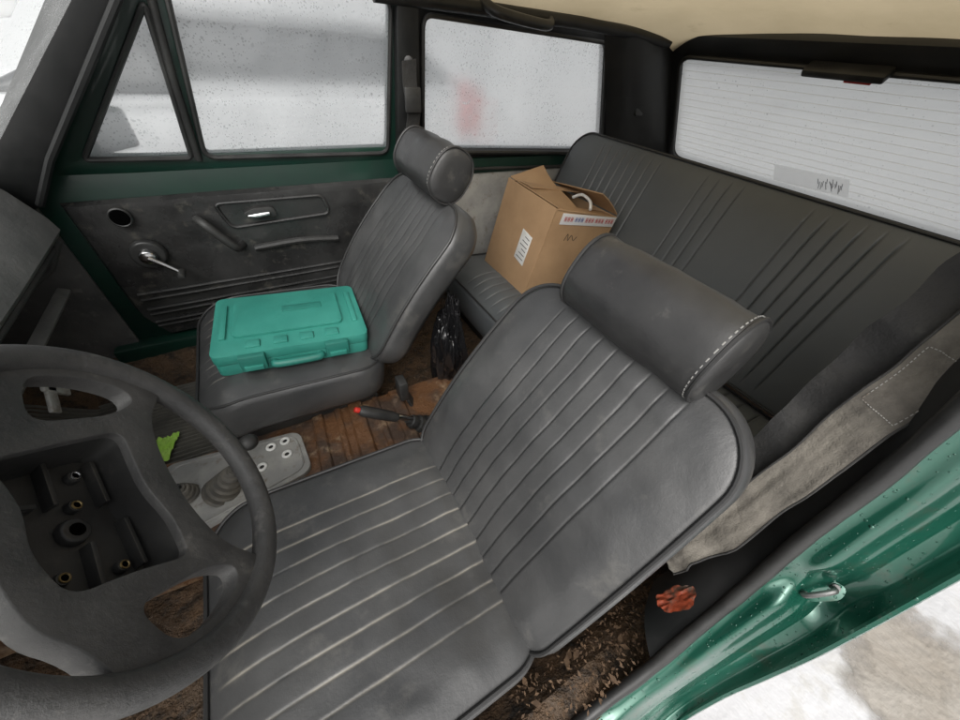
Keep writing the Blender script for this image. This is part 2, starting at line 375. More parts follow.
# ---------------------------------------------------------------- world, light, camera
w = bpy.data.worlds.new('World'); SC.world = w; w.use_nodes = True
nt = w.node_tree; bg = nt.nodes['Background']
sky = nt.nodes.new('ShaderNodeTexSky'); sky.sky_type = 'NISHITA'; sky.sun_disc = False
sd = V((-.55, -.75, .95)).normalized()
sky.sun_elevation = math.asin(sd.z); sky.sun_rotation = math.atan2(sd.x, sd.y); sky.dust_density = 9; sky.air_density = 1.0
hs = nt.nodes.new('ShaderNodeHueSaturation'); hs.inputs['Saturation'].default_value = .2
nt.links.new(sky.outputs[0], hs.inputs['Color']); nt.links.new(hs.outputs[0], bg.inputs[0]); bg.inputs[1].default_value = .15
sun = bpy.data.lights.new('sun', 'SUN'); sun.energy = 1.5; sun.angle = R(75); sun.color = (1, .98, .95)
so = bpy.data.objects.new('sun', sun); C.objects.link(so); so.rotation_euler = (-sd).to_track_quat('-Z', 'Y').to_euler()
cam = bpy.data.cameras.new('camera'); cam.sensor_fit = 'HORIZONTAL'; cam.sensor_width = 36; cam.lens = FP / 960 * 36
cam.clip_start = .01; cam.clip_end = 600
co = bpy.data.objects.new('camera', cam); C.objects.link(co); SC.camera = co
rt = V((ux.x, uy.x, uz.x)); dn = V((ux.y, uy.y, uz.y)); fw = V((ux.z, uy.z, uz.z))
mw = Matrix.Identity(4)
for i in range(3): mw[i][0] = rt[i]; mw[i][1] = -dn[i]; mw[i][2] = -fw[i]; mw[i][3] = CAM[i]
co.matrix_world = mw
SC.view_settings.view_transform = 'Standard'; SC.view_settings.look = 'None'; SC.view_settings.exposure = 0

# ---------------------------------------------------------------- ground and surroundings
GZ = -.42
tag(obj('ground', [(-200, -200, GZ), (200, -200, GZ), (200, 200, GZ), (-200, 200, GZ)], [(0, 1, 2, 3)], SNOW), 'wet pale slushy ground covered in thin snow outside the car', kind='structure')
mc_ = at(940, 700, 2, GZ); vs = [mc_ + V((0, 0, .005))]
for i in range(60):
    a = i * math.pi / 30; vs.append(mc_ + V((math.cos(a) * .8, math.sin(a) * .8, .005)))
tag(obj('mud_patch', vs, [(0, i + 1, (i + 1) % 60 + 1) for i in range(60)], MUD, None, loc=tuple(mc_)), 'brownish wet patch on the pale ground outside', kind='structure')

def building(name, c, h, mat, label, nwin, axis):
    t = thing(name, label, 'building', (c[0], c[1], GZ))
    MB().box((c[0], c[1], GZ + h[2]), h).build('wall', mat, t, .03)
    MB().box((c[0], c[1], GZ + 2 * h[2] + .12), (h[0] + .2, h[1] + .2, .12)).build('roof', WALLD, t, .02)
    for k in range(nwin):
        f = (k + .5) / nwin * 2 - 1
        p = V((c[0] + f * h[0] * .9, c[1] - h[1] - .03, GZ + 3.3)) if axis == 0 else V((c[0] - h[0] - .03, c[1] + f * h[1] * .9, GZ + 3.3))
        hx = (.6, .03, .7) if axis == 0 else (.03, .6, .7)
        fr = MB().box(p, hx).build('window', WALLD, t, .01)
        q = p + (V((0, -.012, 0)) if axis == 0 else V((-.012, 0, 0)))
        MB().box(q, (hx[0] - .06 if axis == 0 else .025, .025 if axis == 0 else hx[1] - .06, .62)).build('pane', WALLD, fr)
    return t
building('pale_building', (0, 13, 0), (16, 2, 2.6), WALLM, 'long pale building seen dimly through the wet side windows', 6, 0)
building('grey_building', (26, 2, 0), (3, 8, 2.6), WALLD, 'grey building standing beyond the fogged rear window', 3, 1)

t = thing('parked_car', 'white parked car with red tail lamp beyond the fogged side windows', 'car', (-.2, 3.3, GZ))
def carprof(pts, y0, y1, ins=0):
    mb = MB(); k = len(pts); vs = []
    for yy, i_ in ((y0, ins), (y0 + .08, 0), (y1 - .08, 0), (y1, ins)):
        for (x, z) in pts: vs.append(V((x, yy, z)))
    fs = [(r * k + i, r * k + (i + 1) % k, (r + 1) * k + (i + 1) % k, (r + 1) * k + i) for r in range(3) for i in range(k)] + [list(range(k)), list(range(3 * k, 4 * k))[::-1]]
    return mb.add(vs, fs)
body = [(1.88, -.12), (1.92, .2), (1.86, .56), (1.78, .62), (-1.15, .60), (-2.15, .50), (-2.35, .35), (-2.4, -.02), (-2.35, -.14)]
carprof(body, 2.5, 4.1).build('body', CARW, t, .05, segs=4)
gh = [(1.78, .615), (1.35, .93), (-.35, .95), (-1.15, .595)]
vs = []
for yy in (2.56, 4.04):
    s = 1 if yy < 3 else -1
    for (x, z) in gh: vs.append(V((x, yy + s * (.16 if z > .8 else 0), z)))
MB().add(vs, [(0, 1, 2, 3), (7, 6, 5, 4), (0, 4, 5, 1), (1, 5, 6, 2), (2, 6, 7, 3), (3, 7, 4, 0)]).build('window_band', CARG, t, .08, segs=4)
MB().box((.5, 3.3, .965), (.9, .6, .02)).build('roof', CARW, t, .015)
for yy in (2.58, 4.0): MB().box((1.84, yy, .44), (.11, .12, .19)).build('tail_lamp', REDM, t, .04)
for x in (1.15, -1.5):
    for yy in (2.52, 4.08):
        wh = MB().cyl((x, yy - .09, -.12), (x, yy + .09, -.12), .30, n=28).build('wheel', TYRE, t, .03)
        MB().cyl((x, yy - .1, -.12), (x, yy + .1, -.12), .19, n=20).build('rim', CHROME, wh, .01)

# ---------------------------------------------------------------- car body shell
car = thing('car_body', 'dark green car body shell with beige headliner and dirty brown floor', 'car', (.3, 0, GZ))
def grid(name, f, nu, nv, mat, parent, **k):
    vs = [f(i / nu, j / nv) for j in range(nv + 1) for i in range(nu + 1)]
    fs = [(j * (nu + 1) + i, j * (nu + 1) + i + 1, (j + 1) * (nu + 1) + i + 1, (j + 1) * (nu + 1) + i) for j in range(nv) for i in range(nu)]
    return obj(name, vs, fs, mat, parent, **k)
def floor_f(u, v):
    x = -.95 + 2.5 * u; y = -.68 + 1.36 * v
    z = .045 + .010 * noise.noise(V((x * 5, y * 5, 0))) + .006 * noise.noise(V((x * 22, y * 22, 0))) + .003 * noise.noise(V((x * 50, y * 50, 0)))
    e = abs(y) - .54
    if e > 0: z += min(.11, e * 1.4)
    if x < -.6: z += (-.6 - x) * .8
    return V((x, y, z))
grid('floor', floor_f, 240, 130, CARPET, car)
def tun_f(u, v):
    x = -.93 + 1.5 * u; a = math.pi * v; y = .055 - .145 * math.cos(a) * (1 + .25 * max(0, -.4 - x)); z = .04 + .105 * min(1, math.sin(a) * 1.7) + max(0, -.35 - x) * .22
    z += .003 * noise.noise(V((x * 9, y * 9, 3))) + .002 * noise.noise(V((x * 40, y * 40, 3)))
    if x > -.09:                               # pressed steps and ridges of the bare metal
        for xc, wd, hh in ((-.055, .016, .007), (.0, .010, .006), (.05, .022, .009), (.11, .010, .006), (.17, .02, .008)):
            d_ = abs(x - xc - .05 * (y - .055)); z += hh * max(0, min(1, (wd - d_) / .004))
    if x > .35: z -= (x - .35) * .3
    return V((x, y, z))
grid('transmission_tunnel', tun_f, 420, 50, RUST, car)
MB().box((-.95, 0, .32), (.01, .66, .3)).build('firewall', DARK, car)
# dashboard
dp = [(-.93, .70), (-.54, .705), (-.50, .695), (-.475, .66), (-.445, .60), (-.438, .572), (-.45, .556), (-.475, .545), (-.50, .50), (-.54, .46), (-.62, .43), (-.93, .42)]
vs = []; ys = [-.60, -.585] + [-.5 + i * .1 for i in range(11)] + [.605, .62]; k = len(dp)
for q, yy in enumerate(ys):
    s = .97 if q in (0, len(ys) - 1) else 1
    for (x, z) in dp: vs.append(V((-.7 + (x + .7) * s, yy, .56 + (z - .56) * s + .006 * noise.noise(V((x * 4, yy * 4, 1))))))
fs = [(q * k + i, q * k + (i + 1) % k, (q + 1) * k + (i + 1) % k, (q + 1) * k + i) for q in range(len(ys) - 1) for i in range(k)] + [list(range(k)), list(range((len(ys) - 1) * k, len(ys) * k))[::-1]]
dash = obj('dashboard', vs, fs, DASHM, car, sharp=30)
MB().tube([(-.452, .60, .555), (-.50, .605, .49), (-.60, .61, .42)], .008, 8).build('dashboard_trim', WHEELM, dash)
MB().tube([(-.47, .2, .535), (-.47, .6, .535)], .007, 8).build('dashboard_trim', WHEELM, dash)
MB().tube([(-.478, .22, .655), (-.462, .22, .62), (-.462, .55, .62), (-.478, .55, .655)], .004, 8, True).build('glovebox_seam', PLASTIC, dash)
mb = MB(); mb.box((-.50, .33, .44), (.012, .25, .006), (V((.9, 0, -.45)).normalized(), V((0, 1, 0)), V((.45, 0, .9)).normalized())); mb.build('parcel_shelf', DASHM, car, .003)
b0 = at(52, 398, 1, .18)
mb = MB(); mb.box(b0, (.004, .030, .012), (V((1, 0, 0)), V((0, .8, .6)), V((0, -.6, .8)))); mb.box(b0 + V((0, .026, .0)), (.004, .010, .034), (V((1, 0, 0)), V((0, .8, .6)), V((0, -.6, .8)))); mb.build('bracket', CONS, car, .003)
plate('kick_panel', fillet([V((-.95, .672, .05)), V((-.475, .672, .05)), V((-.475, .672, .66)), V((-.95, .672, .70))], .02), [], (0, .01, 0), WHEELM, car)
plate('quarter_panel', fillet([V((.44, .67, .05)), V((1.55, .67, .05)), V((1.5, .67, .645)), V((.44, .67, .66))], .01), [], (0, .02, 0), GREENIN, car)
plate('quarter_trim', fillet([at(446, 176, 1, .655), at(566, 168, 1, .655), at(560, 205, 1, .655), at(505, 262, 1, .655), at(470, 275, 1, .655), at(455, 240, 1, .655)], .03), [], (0, .012, 0), CONS, car, .004)
MB().tube([at(430, 152, 1, .66), at(500, 152, 1, .66), at(590, 153, 1, .66)], .008, 8).build('belt_line_seal', PLASTIC, car)
MB().tube([at(446, 170, 1, .65), at(500, 168, 1, .65), at(566, 166, 1, .65)], .006, 8).build('trim_rail', PLASTIC, car)
plate('left_quarter_panel', [V((.50, -.655, .05)), V((1.55, -.655, .05)), V((1.5, -.655, .645)), V((.52, -.655, .66))], [], (0, -.015, 0), DARK, car)
MB().box((-.02, .668, .12), (.52, .03, .075)).build('door_sill', GREENIN, car, .012)
ap = [(-8, 215), (42, 208), (50, 168), (128, -25), (78, -50), (48, -8), (0, 108), (-30, 165)]
plate('front_pillar', fillet([up(x, y, .035) for x, y in ap], .012), [], TUM * .045, PILL, car, .006)
MB().tube([up(40, 205, .045), up(50, 160, .045), up(127, -25, .045)], .008, 8).build('door_seal', PILL, car)
wsp = [V((-.50, .63, .69)), V((-.14, .575, 1.03)), V((-.14, -.575, 1.03)), V((-.50, -.63, .69))]
ws = obj('windscreen', wsp, [(0, 1, 2, 3)], GL_WIND, car)
p = at(6, 6, 0, -.185); MB().box(p + V((-.004, 0, 0)), (.002, .035, .012), (V((.7, 0, -.7)), V((0, 1, 0)), V((.7, 0, .7)))).build('paper_pass', PAPER, ws)
plate('quarter_window_frame', fillet([up(398, 168), up(626, 158), up(619, 22), up(604, 10), up(400, -24)], .01),
      [fillet([up(424, 149), up(600, 150), up(606, 44), up(424, 15)], .03, 6)], TUM * .03, PILL, car, .005)
hole = fillet([up(420, 153, -.012), up(604, 154, -.012), up(610, 40, -.012), up(420, 11, -.012)], .02)
obj('quarter_window', *fill(hole), GL_QTR, car)
mb = MB(); mb.tube(fillet([up(423, 150, .004), up(601, 151, .004), up(607, 43, .004), up(423, 14, .004)], .03, 6), .006, 8, True); mb.build('window_seal', PLASTIC, car)
bp = plate('centre_pillar', fillet([up(399, 175, .03), up(421, 172, .03), up(418, -8, .03), up(397, -18, .03)], .01), [], TUM * .03, PILL, car, .006)
MB().cyl(up(409, 62, .03), up(409, 62, .045), .014).build('belt_anchor', PLASTIC, bp, .003)
T0, T1 = V((1.70, 0, .64)), V((1.43, 0, .988)); TN = V((-(T1 - T0).z, 0, (T1 - T0).x)).normalized()   # TN points into the cabin
def tg(y, f, off=0):                           # off > 0: outside of the tailgate plane
    p = T0.lerp(T1, f); return V((p.x, y, p.z)) - TN * off
def tgp(px, py, off=0): return on(px, py, T0 - TN * off, TN)
cp0, cp1 = up(606, 158, .02), up(604, 30, .02)
grid('rear_pillar', lambda u, v: (cp0.lerp(cp1, v)).lerp(tg(.585 - .05 * v, -.03 + 1.1 * v, .0), u) + V((-.03, -.02, 0)) * math.sin(math.pi * u), 12, 10, PILL, car)
MB().box(up(640, 80, .03), (.035, .02, .12), (V((1, 0, 0)), V((0, 1, -.15)).normalized(), V((-.3, .12, 1)).normalized())).build('pillar_cover', PLASTIC, car, .01)
def roof_f(u, v):
    x = .36 + 1.10 * u; y = -.60 + 1.2 * v; e = abs(2 * v - 1); uu = (x - .18) / 1.28
    z = 1.10 - .055 * e ** 4 - (.065 * max(0, (uu - .72) / .28) ** 2)
    y *= 1 - .1 * max(0, (uu - .6) / .4)
    return V((x, y, z + .006 * noise.noise(V((x * 5, y * 5, 0)))))
grid('headliner', roof_f, 60, 40, HEADL, car)  # no roof skin above; made translucent so added daylight fills the cabin
MB().tube([V((.36, .585, 1.036)), V((.6, .59, 1.037)), V((1.0, .58, 1.036)), V((1.22, .56, 1.03)), V((1.38, .53, 1.015))], .016, 10).build('roof_rail', PILL, car)
a, b = up(488, 6, .05), up(553, 22, .05)
mb = MB(); mb.tube(spline([a + V((0, .03, .01)), a + V((.02, -.01, -.008)), a.lerp(b, .5) + V((0, -.018, -.012)), b + V((-.02, -.01, -.008)), b + V((0, .03, .01))], 6), .013, 10)
mb.build('grab_handle', PLASTIC, car)

# tailgate
tail = thing('tailgate', 'black trimmed tailgate with fogged heated rear window behind the bench', 'tailgate', (1.7, 0, .05))
plate('tailgate_frame', fillet([tg(.66, -.12), tg(-.66, -.12), tg(-.60, 1.14), tg(.60, 1.14)], .03),
      [fillet([tg(.565, .0), tg(-.565, .0), tg(-.505, 1.0), tg(.505, 1.0)], .05, 6)], (.03, 0, .02), PILL, tail, .005)
gl = obj('rear_window', *fill(fillet([tg(.58, -.03, .016), tg(-.58, -.03, .016), tg(-.52, 1.03, .016), tg(.52, 1.03, .016)], .03)), GL_REAR, tail)
mb = MB()
for k in range(15):
    f = .08 + .84 * k / 14; h = .55 - .055 * f; mb.tube([tg(h, f, .0145), tg(-h, f, .0145)], .0004, 5)
mb.build('heater_wires', WIRE, gl)
mb = MB(); mb.tube(fillet([tg(.562, .004, -.003), tg(-.562, .004, -.003), tg(-.503, .996, -.003), tg(.503, .996, -.003)], .05, 6), .007, 8, True); mb.build('rear_window_seal', PLASTIC, tail)
pl = [tgp(806, 68, -.02), tgp(890, 76, -.02)]
lampax = (V((0, 1, 0)), (T1 - T0).normalized(), V((0, 1, 0)).cross((T1 - T0).normalized()))
c_ = pl[0].lerp(pl[1], .5); bl = MB().box(c_, ((pl[0] - pl[1]).length / 2, .010, .02), lampax).build('brake_lamp', PLASTIC, tail, .006)
MB().box(c_ - lampax[1] * .012 + V((0, -.04, 0)), (.03, .004, .016), lampax).build('lamp_lens', REDM, bl, .002)
st = obj('window_sticker', [tgp(775, 164, .011), tgp(850, 180, .011), tgp(848, 198, .011), tgp(773, 180, .011)], [(0, 1, 2, 3)], PAPER, gl)
mb = MB(); random.seed(9)
for k in range(14):
    px = 818 + k * 1.9; py = 178 + (px - 812) * .2 + random.uniform(-3, 3)
    mb.tube([tgp(px, py, .0095), tgp(px + random.uniform(-2, 3), py + random.uniform(4, 9), .0095)], .0011, 5)
mb.build('handwriting', PAPERINK, st)
plate('tailgate_panel', [tg(.66, -.12), tg(-.66, -.12), V((1.72, -.66, .0)), V((1.72, .66, .0))], [], (.02, 0, 0), DARK, tail)

# left door aperture: weatherstrip, jamb, pillar
ins = [(-.95, -.665, .17), (-.4, -.665, .155), (.0, -.665, .15), (.2, -.667, .155), (.27, -.668, .19), (.33, -.668, .24), (.39, -.662, .315), (.45, -.655, .41), (.48, -.643, .52), (.495, -.632, .65), (.49, -.617, .77), (.475, -.60, .90), (.45, -.585, 1.03)]
outs = [(-.95, -.76, .07), (-.4, -.765, .06), (.0, -.765, .055), (.25, -.765, .06), (.36, -.762, .09), (.42, -.758, .19), (.445, -.754, .29), (.475, -.75, .40), (.53, -.742, .545), (.57, -.732, .66), (.57, -.70, .78), (.545, -.665, .91), (.51, -.63, 1.05)]
I_ = spline(ins, 6); O_ = spline(outs, 6)
mb = MB(); mb.tube(I_, [.0095 + .0012 * noise.noise(p * 25) for p in I_], 10); mb.build('weatherstrip', PLASTIC, car)
SP = at(818, 592, 1, -.70)
def jamb(u, v):
    i = u * (len(I_) - 1); q = min(int(i), len(I_) - 2); a_ = I_[q].lerp(I_[q + 1], i - q); b_ = O_[q].lerp(O_[q + 1], i - q)
    p = a_.lerp(b_, v); s = math.sin(math.pi * v)
    st_ = max(0, min(1, (v - .50) / .14))
    d = V((.010, -.002, .012)) * s + V((.018, 0, -.012)) * st_ * (1 - max(0, (v - .85) / .15)) + V((-.014, 0, .006)) * math.exp(-((v - .3) / .12) ** 2)
    rc = math.exp(-((p - SP).length / (.045 + .012 * noise.noise(p * 20))) ** 4); d += V((.024, 0, -.016)) * rc
    return p + d + V((.6, 0, -.4)) * (.005 * noise.noise(p * 14))
grid('door_jamb', jamb, 200, 50, GREEN, car, sharp=60)
grid('outer_side_panel', lambda u, v: (lambda p: V((p.x + (1.6 - p.x) * v, p.y - .01 * math.sin(v * 3), p.z)))(O_[min(len(O_) - 1, 20 + int(u * (len(O_) - 21)))]), 40, 6, GREEN, car)
mb = MB(); mb.tube(O_, .004, 6); mb.build('jamb_flange', GREEN, car)
sp = SP + V((.010, 0, -.006))
sx = V((.55, -.35, .75)).normalized(); sy = V((0, -1, -.1)).normalized(); sz = sx.cross(sy)
stk = plate('door_striker', fillet([sp + sx * a_ + sy * b_ for a_, b_ in ((-.030, -.012), (-.012, -.018), (.020, -.014), (.030, .004), (.012, .017), (-.022, .014))], .008), [], sz * .004, GREEN, car, .0012)
mb = MB(); mb.tube(spline([sp + sx * -.016, sp + sx * -.016 + sz * -.018, sp + sx * .016 + sz * -.018, sp + sx * .016], 5), .0035, 8); mb.build('striker_loop', DULL, stk)
for s in (-1, 1): MB().cyl(sp + sx * .020 * s - sz * .005, sp + sx * .020 * s + sz * .006, .0045, n=8).build('screw', DULL, stk)
grid('left_pillar_trim', lambda u, v: (lambda a_: a_.lerp(V((a_.x + .10, -.585, a_.z + .01)), v) + V((-.012, .012, .004)) * math.sin(math.pi * v))(I_[int(len(I_) * .42) + int(u * (len(I_) * .58 - 1))]), 40, 10, PILL, car)
# bare orange primer showing on the inside of the sill, half hidden by the seat
op = at(676, 598, 1, -.612)
vs = []; n = 18; oa = V((.62, -.25, .72)).normalized(); ob = (V((.6, .75, -.35)) - oa * V((.6, .75, -.35)).dot(oa)).normalized(); on_ = oa.cross(ob)
for j in range(n + 1):
    for i in range(n + 1):
        u, v = i / n * 2 - 1, j / n * 2 - 1; rr_ = max(abs(u), abs(v)) / max(1e-6, math.hypot(u, v)); a_ = math.atan2(v, u)
        e = 1 + .30 * noise.noise(V((math.cos(a_) * 1.6, math.sin(a_) * 1.6, 3)))
        vs.append(op + oa * (u * rr_ * .030 * e) + ob * (v * rr_ * .016 * e) + on_ * (.003 * noise.noise(V((u * 3, v * 3, 1)))))
fs = [(j * (n + 1) + i, j * (n + 1) + i + 1, (j + 1) * (n + 1) + i + 1, (j + 1) * (n + 1) + i) for j in range(n) for i in range(n)]
tag(obj('sill_flap', vs, fs, ORANGE, car), 'dull orange red flap between driver seat and sill')
# steering column
wc = V((-.22, -.24, .577)); wn = V((.906, 0, .423)).normalized()
mb = MB(); mb.cyl(wc - wn * .068, wc - wn * .30, .034, .045, 24); mb.build('steering_column', PLASTIC, car, .006)
mb = MB(); mb.tube([wc - wn * .12, wc - wn * .12 + V((0, .07, .01)), wc - wn * .10 + V((0, .15, .03))], [.008, .007, .009], 8); mb.build('stalk', PLASTIC, car)
# console plate on the tunnel
cz = .158
cons = plate('console_plate', fillet([V((-.40, .168, cz)), V((-.10, .135, cz)), V((-.090, -.0, cz)), V((-.40, -.055, cz))], .03, 6), [], (0, 0, -.03), CONS, car, .006)
MB().tube(fillet([V((-.385, .155, cz + .001)), V((-.112, .124, cz + .001)), V((-.104, .012, cz + .001)), V((-.385, -.042, cz + .001))], .03, 5), .0025, 6, True).build('plate_edge', CONS, cons)
for (px, py) in ((271, 447), (285, 441), (287, 454), (262, 467)):
    q = at(px, py, 2, cz + .003); rg = MB().tube([q + V((math.cos(a) * .0088, math.sin(a) * .0088, 0)) for a in [i * math.pi / 10 for i in range(20)]], .0036, 8, True).build('grommet', WHITE, cons)
    MB().cyl(q + V((0, 0, -.003)), q, .0062, n=14).build('screw_hole', DARK, rg)

# ---------------------------------------------------------------- passenger door
door = thing('passenger_door', 'closed front passenger door with black card and wet window', 'car door', (0, .69, .15))
plate('door_shell', fillet([V((-.56, .685, .16)), V((.435, .685, .16)), V((.445, .685, .70)), V((-.56, .685, .70))], .02), [], (0, .04, 0), GREENIN, door, .006)
wo = fillet([up(50, 176), up(402, 164), up(402, -14), up(390, -30), up(138, -62), up(118, -25)], .01)
vh = fillet([up(84, 160), up(192, 158), up(144, 2)], .012)
wh_ = fillet([up(205, 158), up(388, 153), up(391, -3), up(158, -42)], .03, 6)
plate('window_frame', wo, [vh, wh_], TUM * .035, GREENIN, door, .004)
obj('window_glass', *fill(fillet([up(199, 163, -.014), up(393, 158, -.014), up(396, -8, -.014), up(152, -48, -.014)], .02)), GL_DOOR, door)
obj('vent_window', *fill([up(78, 164, -.016), up(197, 161, -.016), up(143, -6, -.016)]), GL_VENT, door)
MB().tube([up(199, 160, .006), up(172, 75, .006), up(149, -10, .006)], .0085, 10).build('division_bar', PLASTIC, door)
mb = MB(); mb.tube(fillet([up(84, 160, .004), up(192, 158, .004), up(144, 2, .004)], .012), .006, 8, True); mb.build('vent_seal', PLASTIC, door)
mb = MB(); mb.tube(fillet([up(205, 158, .004), up(388, 153, .004), up(391, -3, .004), up(158, -42, .004)], .03, 6), .006, 8, True); mb.build('window_seal', PLASTIC, door)
Y0 = .668
def card_f(u, v):
    x = -.435 + .86 * u; z = .195 + .415 * v
    if v < .25: x = max(x, -.435 + .05 * (1 - v / .25))
    y = Y0 + .006 * noise.noise(V((x * 5, z * 5, 7))) + .003 * noise.noise(V((x * 13, z * 13, 7)))
    rd = min(u, 1 - u) * .86; rz = min(v, 1 - v) * .415; e = min(rd, rz)
    return V((x, y + .014 * max(0, 1 - e / .012) ** 2, z))
card = grid('door_card', card_f, 90, 50, TRIM, door)
for z in (.352, .334, .300, .283, .255, .24): MB().tube([V((-.405, Y0 - .002, z)), V((-.1, Y0 - .003, z)), V((.40, Y0 - .002, z))], .0045, 8).build('trim_strip', TRIM, card)
mb = MB(); mb.tube(fillet([at(213, 204, 1, Y0 - .002), at(322, 195, 1, Y0 - .002), at(330, 213, 1, Y0 - .002), at(232, 228, 1, Y0 - .002)], .02, 6), .005, 8, True); mb.build('handle_surround', TRIM, card)
hp = at(262, 214, 1, Y0 - .012)
h = plate('inner_handle', fillet([hp + V((-.05, 0, .005)), hp + V((-.02, 0, .018)), hp + V((.035, 0, .018)), hp + V((.04, 0, -.012)), hp + V((-.02, 0, -.016))], .012), [], (0, .014, 0), PLASTIC, door, .004)
mb = MB(); mb.tube([hp + V((-.035, -.008, .0)), hp + V((-.01, -.014, .002)), hp + V((.02, -.012, .004))], [.006, .009, .007], 10); mb.build('lever', CHROME, h)
a, b = at(197, 222, 1, Y0 - .02), at(243, 247, 1, Y0 - .02)
mb = MB(); mb.tube(spline([a + V((0, .02, 0)), a + V((.015, -.01, -.005)), a.lerp(b, .5) + V((0, -.015, 0)), b + V((-.015, -.01, .005)), b + V((0, .02, 0))], 6), .012, 10); mb.build('pull_handle', PLASTIC, door)
mb = MB(); mb.tube(spline([at(255, 248, 1, Y0 - .004), at(300, 240, 1, Y0 - .006), at(338, 238, 1, Y0 - .004)], 5), .010, 8); mb.build('armrest_edge', PLASTIC, card)
q = at(120, 218, 1, Y0 - .013); hr = MB(); hr.cyl(q + V((0, .016, 0)), q, .020, n=24); hr = hr.build('lock_hole', HOLE, card)
mb = MB(); mb.tube([q + V((math.cos(i * math.pi / 12) * .0215, .002, math.sin(i * math.pi / 12) * .0215)) for i in range(24)], .003, 6, True); mb.build('hole_rim', PLASTIC, hr)
q = at(149, 254, 1, Y0 - .006); k1 = at(182, 271, 1, Y0 - .03)
cr = MB().cyl(q, q + V((0, -.012, 0)), .043, .036, 28).build('window_crank', PLASTIC, door, .003)
MB().cyl(q + V((0, -.012, 0)), q + V((0, -.03, 0)), .022, .018, 20).build('crank_boss', CHROME, cr, .003)
MB().tube([q + V((0, -.026, 0)), q.lerp(k1, .5) + V((0, -.016, 0)), k1 + V((0, -.01, 0))], [.008, .006, .006], 10).build('crank_arm', CHROME, cr)
MB().cyl(k1 + V((0, -.005, 0)), k1 + V((0, -.04, 0)), .011, .008, 14).build('crank_knob', PLASTIC, cr, .002)
mr = thing('door_mirror', 'green rimmed exterior mirror seen through the vent window', 'mirror', (-.35, .80, .74))
mc = at(106, 130, 1, .82)
rx = V((.80, -.60, 0)).normalized(); ry = V((.60, .80, 0)).normalized()
MB().box(mc, (.02, .062, .046), (rx, ry, V((0, 0, 1)))).build('housing', GREENIN, mr, .012)
MB().box(mc + rx * .021, (.002, .052, .037), (rx, ry, V((0, 0, 1)))).build('mirror_glass', WALLM, mr, .0015)
MB().tube([mc + V((-.01, -.03, -.04)), V((mc.x - .01, .73, .70))], .010, 8).build('arm', PLASTIC, mr)

# ---------------------------------------------------------------- seats
def headrest(root, c, hl, lean, rr=(.052, .063)):
    f = V((-math.cos(lean), 0, math.sin(lean))); u_ = V((math.sin(lean), 0, math.cos(lean))); c = V(c)
    rows = [(-hl, 0), (-hl - .002, .5), (-hl, .86), (-hl + .004, .96), (-hl + .012, 1.0)] + [(-hl + .03 + (2 * hl - .06) * i / 10, 1.0 + .03 * math.sin(math.pi * i / 10)) for i in range(11)] + [(hl - .012, 1.0), (hl - .004, .96), (hl, .86), (hl + .002, .5), (hl, 0)]
    n = 40; vs = []; dust = []
    def pt(y, s, a):
        ca, sa = math.cos(a), math.sin(a); ex = 2 / 2.4
        p = f * (math.copysign(abs(ca) ** ex, ca) * rr[0]) + u_ * (math.copysign(abs(sa) ** ex, sa) * rr[1])
        return c + V((0, y, 0)) + p * s
    for (y, s) in rows:
        for a in range(n):
            p = pt(y, s, a * 2 * math.pi / n); p = p + (p - c - V((0, y, 0))).normalized() * .003 * noise.noise(p * 26) if s > .4 else p
            vs.append(p); dust.append(0)
    fs = [(q * n + a, q * n + (a + 1) % n, (q + 1) * n + (a + 1) % n, (q + 1) * n + a) for q in range(len(rows) - 1) for a in range(n)]
    h = obj('headrest', vs, fs, LEATHERH, root, sharp=70)
    for s in (-1, 1):
        mb = MB(); mb.tube([pt(s * (hl - .006), 1.0, a * 2 * math.pi / 40) for a in range(40)], .0028, 6, True); mb.build('piping', PIPE, h)
    mb = MB()
    for a in range(46):
        a0 = a * 2 * math.pi / 46; mb.tube([pt(-hl + .012, 1.012, a0), pt(-hl + .012, 1.012, a0 + .07)], .0009, 5)
    mb.build('stitching', CONS, h)
    return h
def front_seat(name, label, yc, crease, top, front, hr_c, seed, low):
    root = thing(name, label, 'car seat', (crease[0] - .1, yc, .05))
    cx, cz_ = crease; tx, tz = top; B = V((tx - cx, 0, tz - cz_)); Bn = B.normalized()
    O = V((cx, yc, cz_)) - Bn * low; L = B.length + low
    fb, N = mkframe(O, (0, -1, 0), B)
    pls = [-.128 + .032 * i for i in range(9)]
    pillow('backrest', fb, L, .226, .085, LEATHER, root, rc=.082, crown=.012, pleats=pls, taper=.05, prof=lambda f, x: .014 * math.sin(math.pi * min(1, f * 1.15)) - .010 * f * f + .010 * abs(x) ** 3, seed=seed, dustk=0, seamk=1, puffh=.0008, gdepth=.0013, wob=.0038)
    Bc = V((front[0] - cx - .03, 0, front[1] - cz_)); Lc = Bc.length
    fc, N2 = mkframe((cx + .03, yc, cz_ + .005), (0, 1, 0), Bc)
    pillow('cushion', fc, Lc, .226, .125, LEATHER, root, rc=.075, crown=.012, pleats=[p * 1.10 for p in pls], prof=lambda f, x: -.035 * max(0, (f - .72) / .28) ** 2 + .006 * abs(x) ** 3, seed=seed + 5, dustk=.85, puffh=.0004, gdepth=.0009, wob=.0040)
    headrest(root, (hr_c[0], yc, hr_c[1]), hr_c[2], math.atan2(B.x, B.z))
    mb = MB(); mb.box((cx - .2, yc, cz_ - .145), (.19, .19, .02)); mb.build('seat_frame', DARK, root, .006)
    for s in (-1, 1):
        MB().box((cx - .2, yc + s * .17, .10), (.2, .014, .055)).build('rail', DARK, root, .004)
    return root
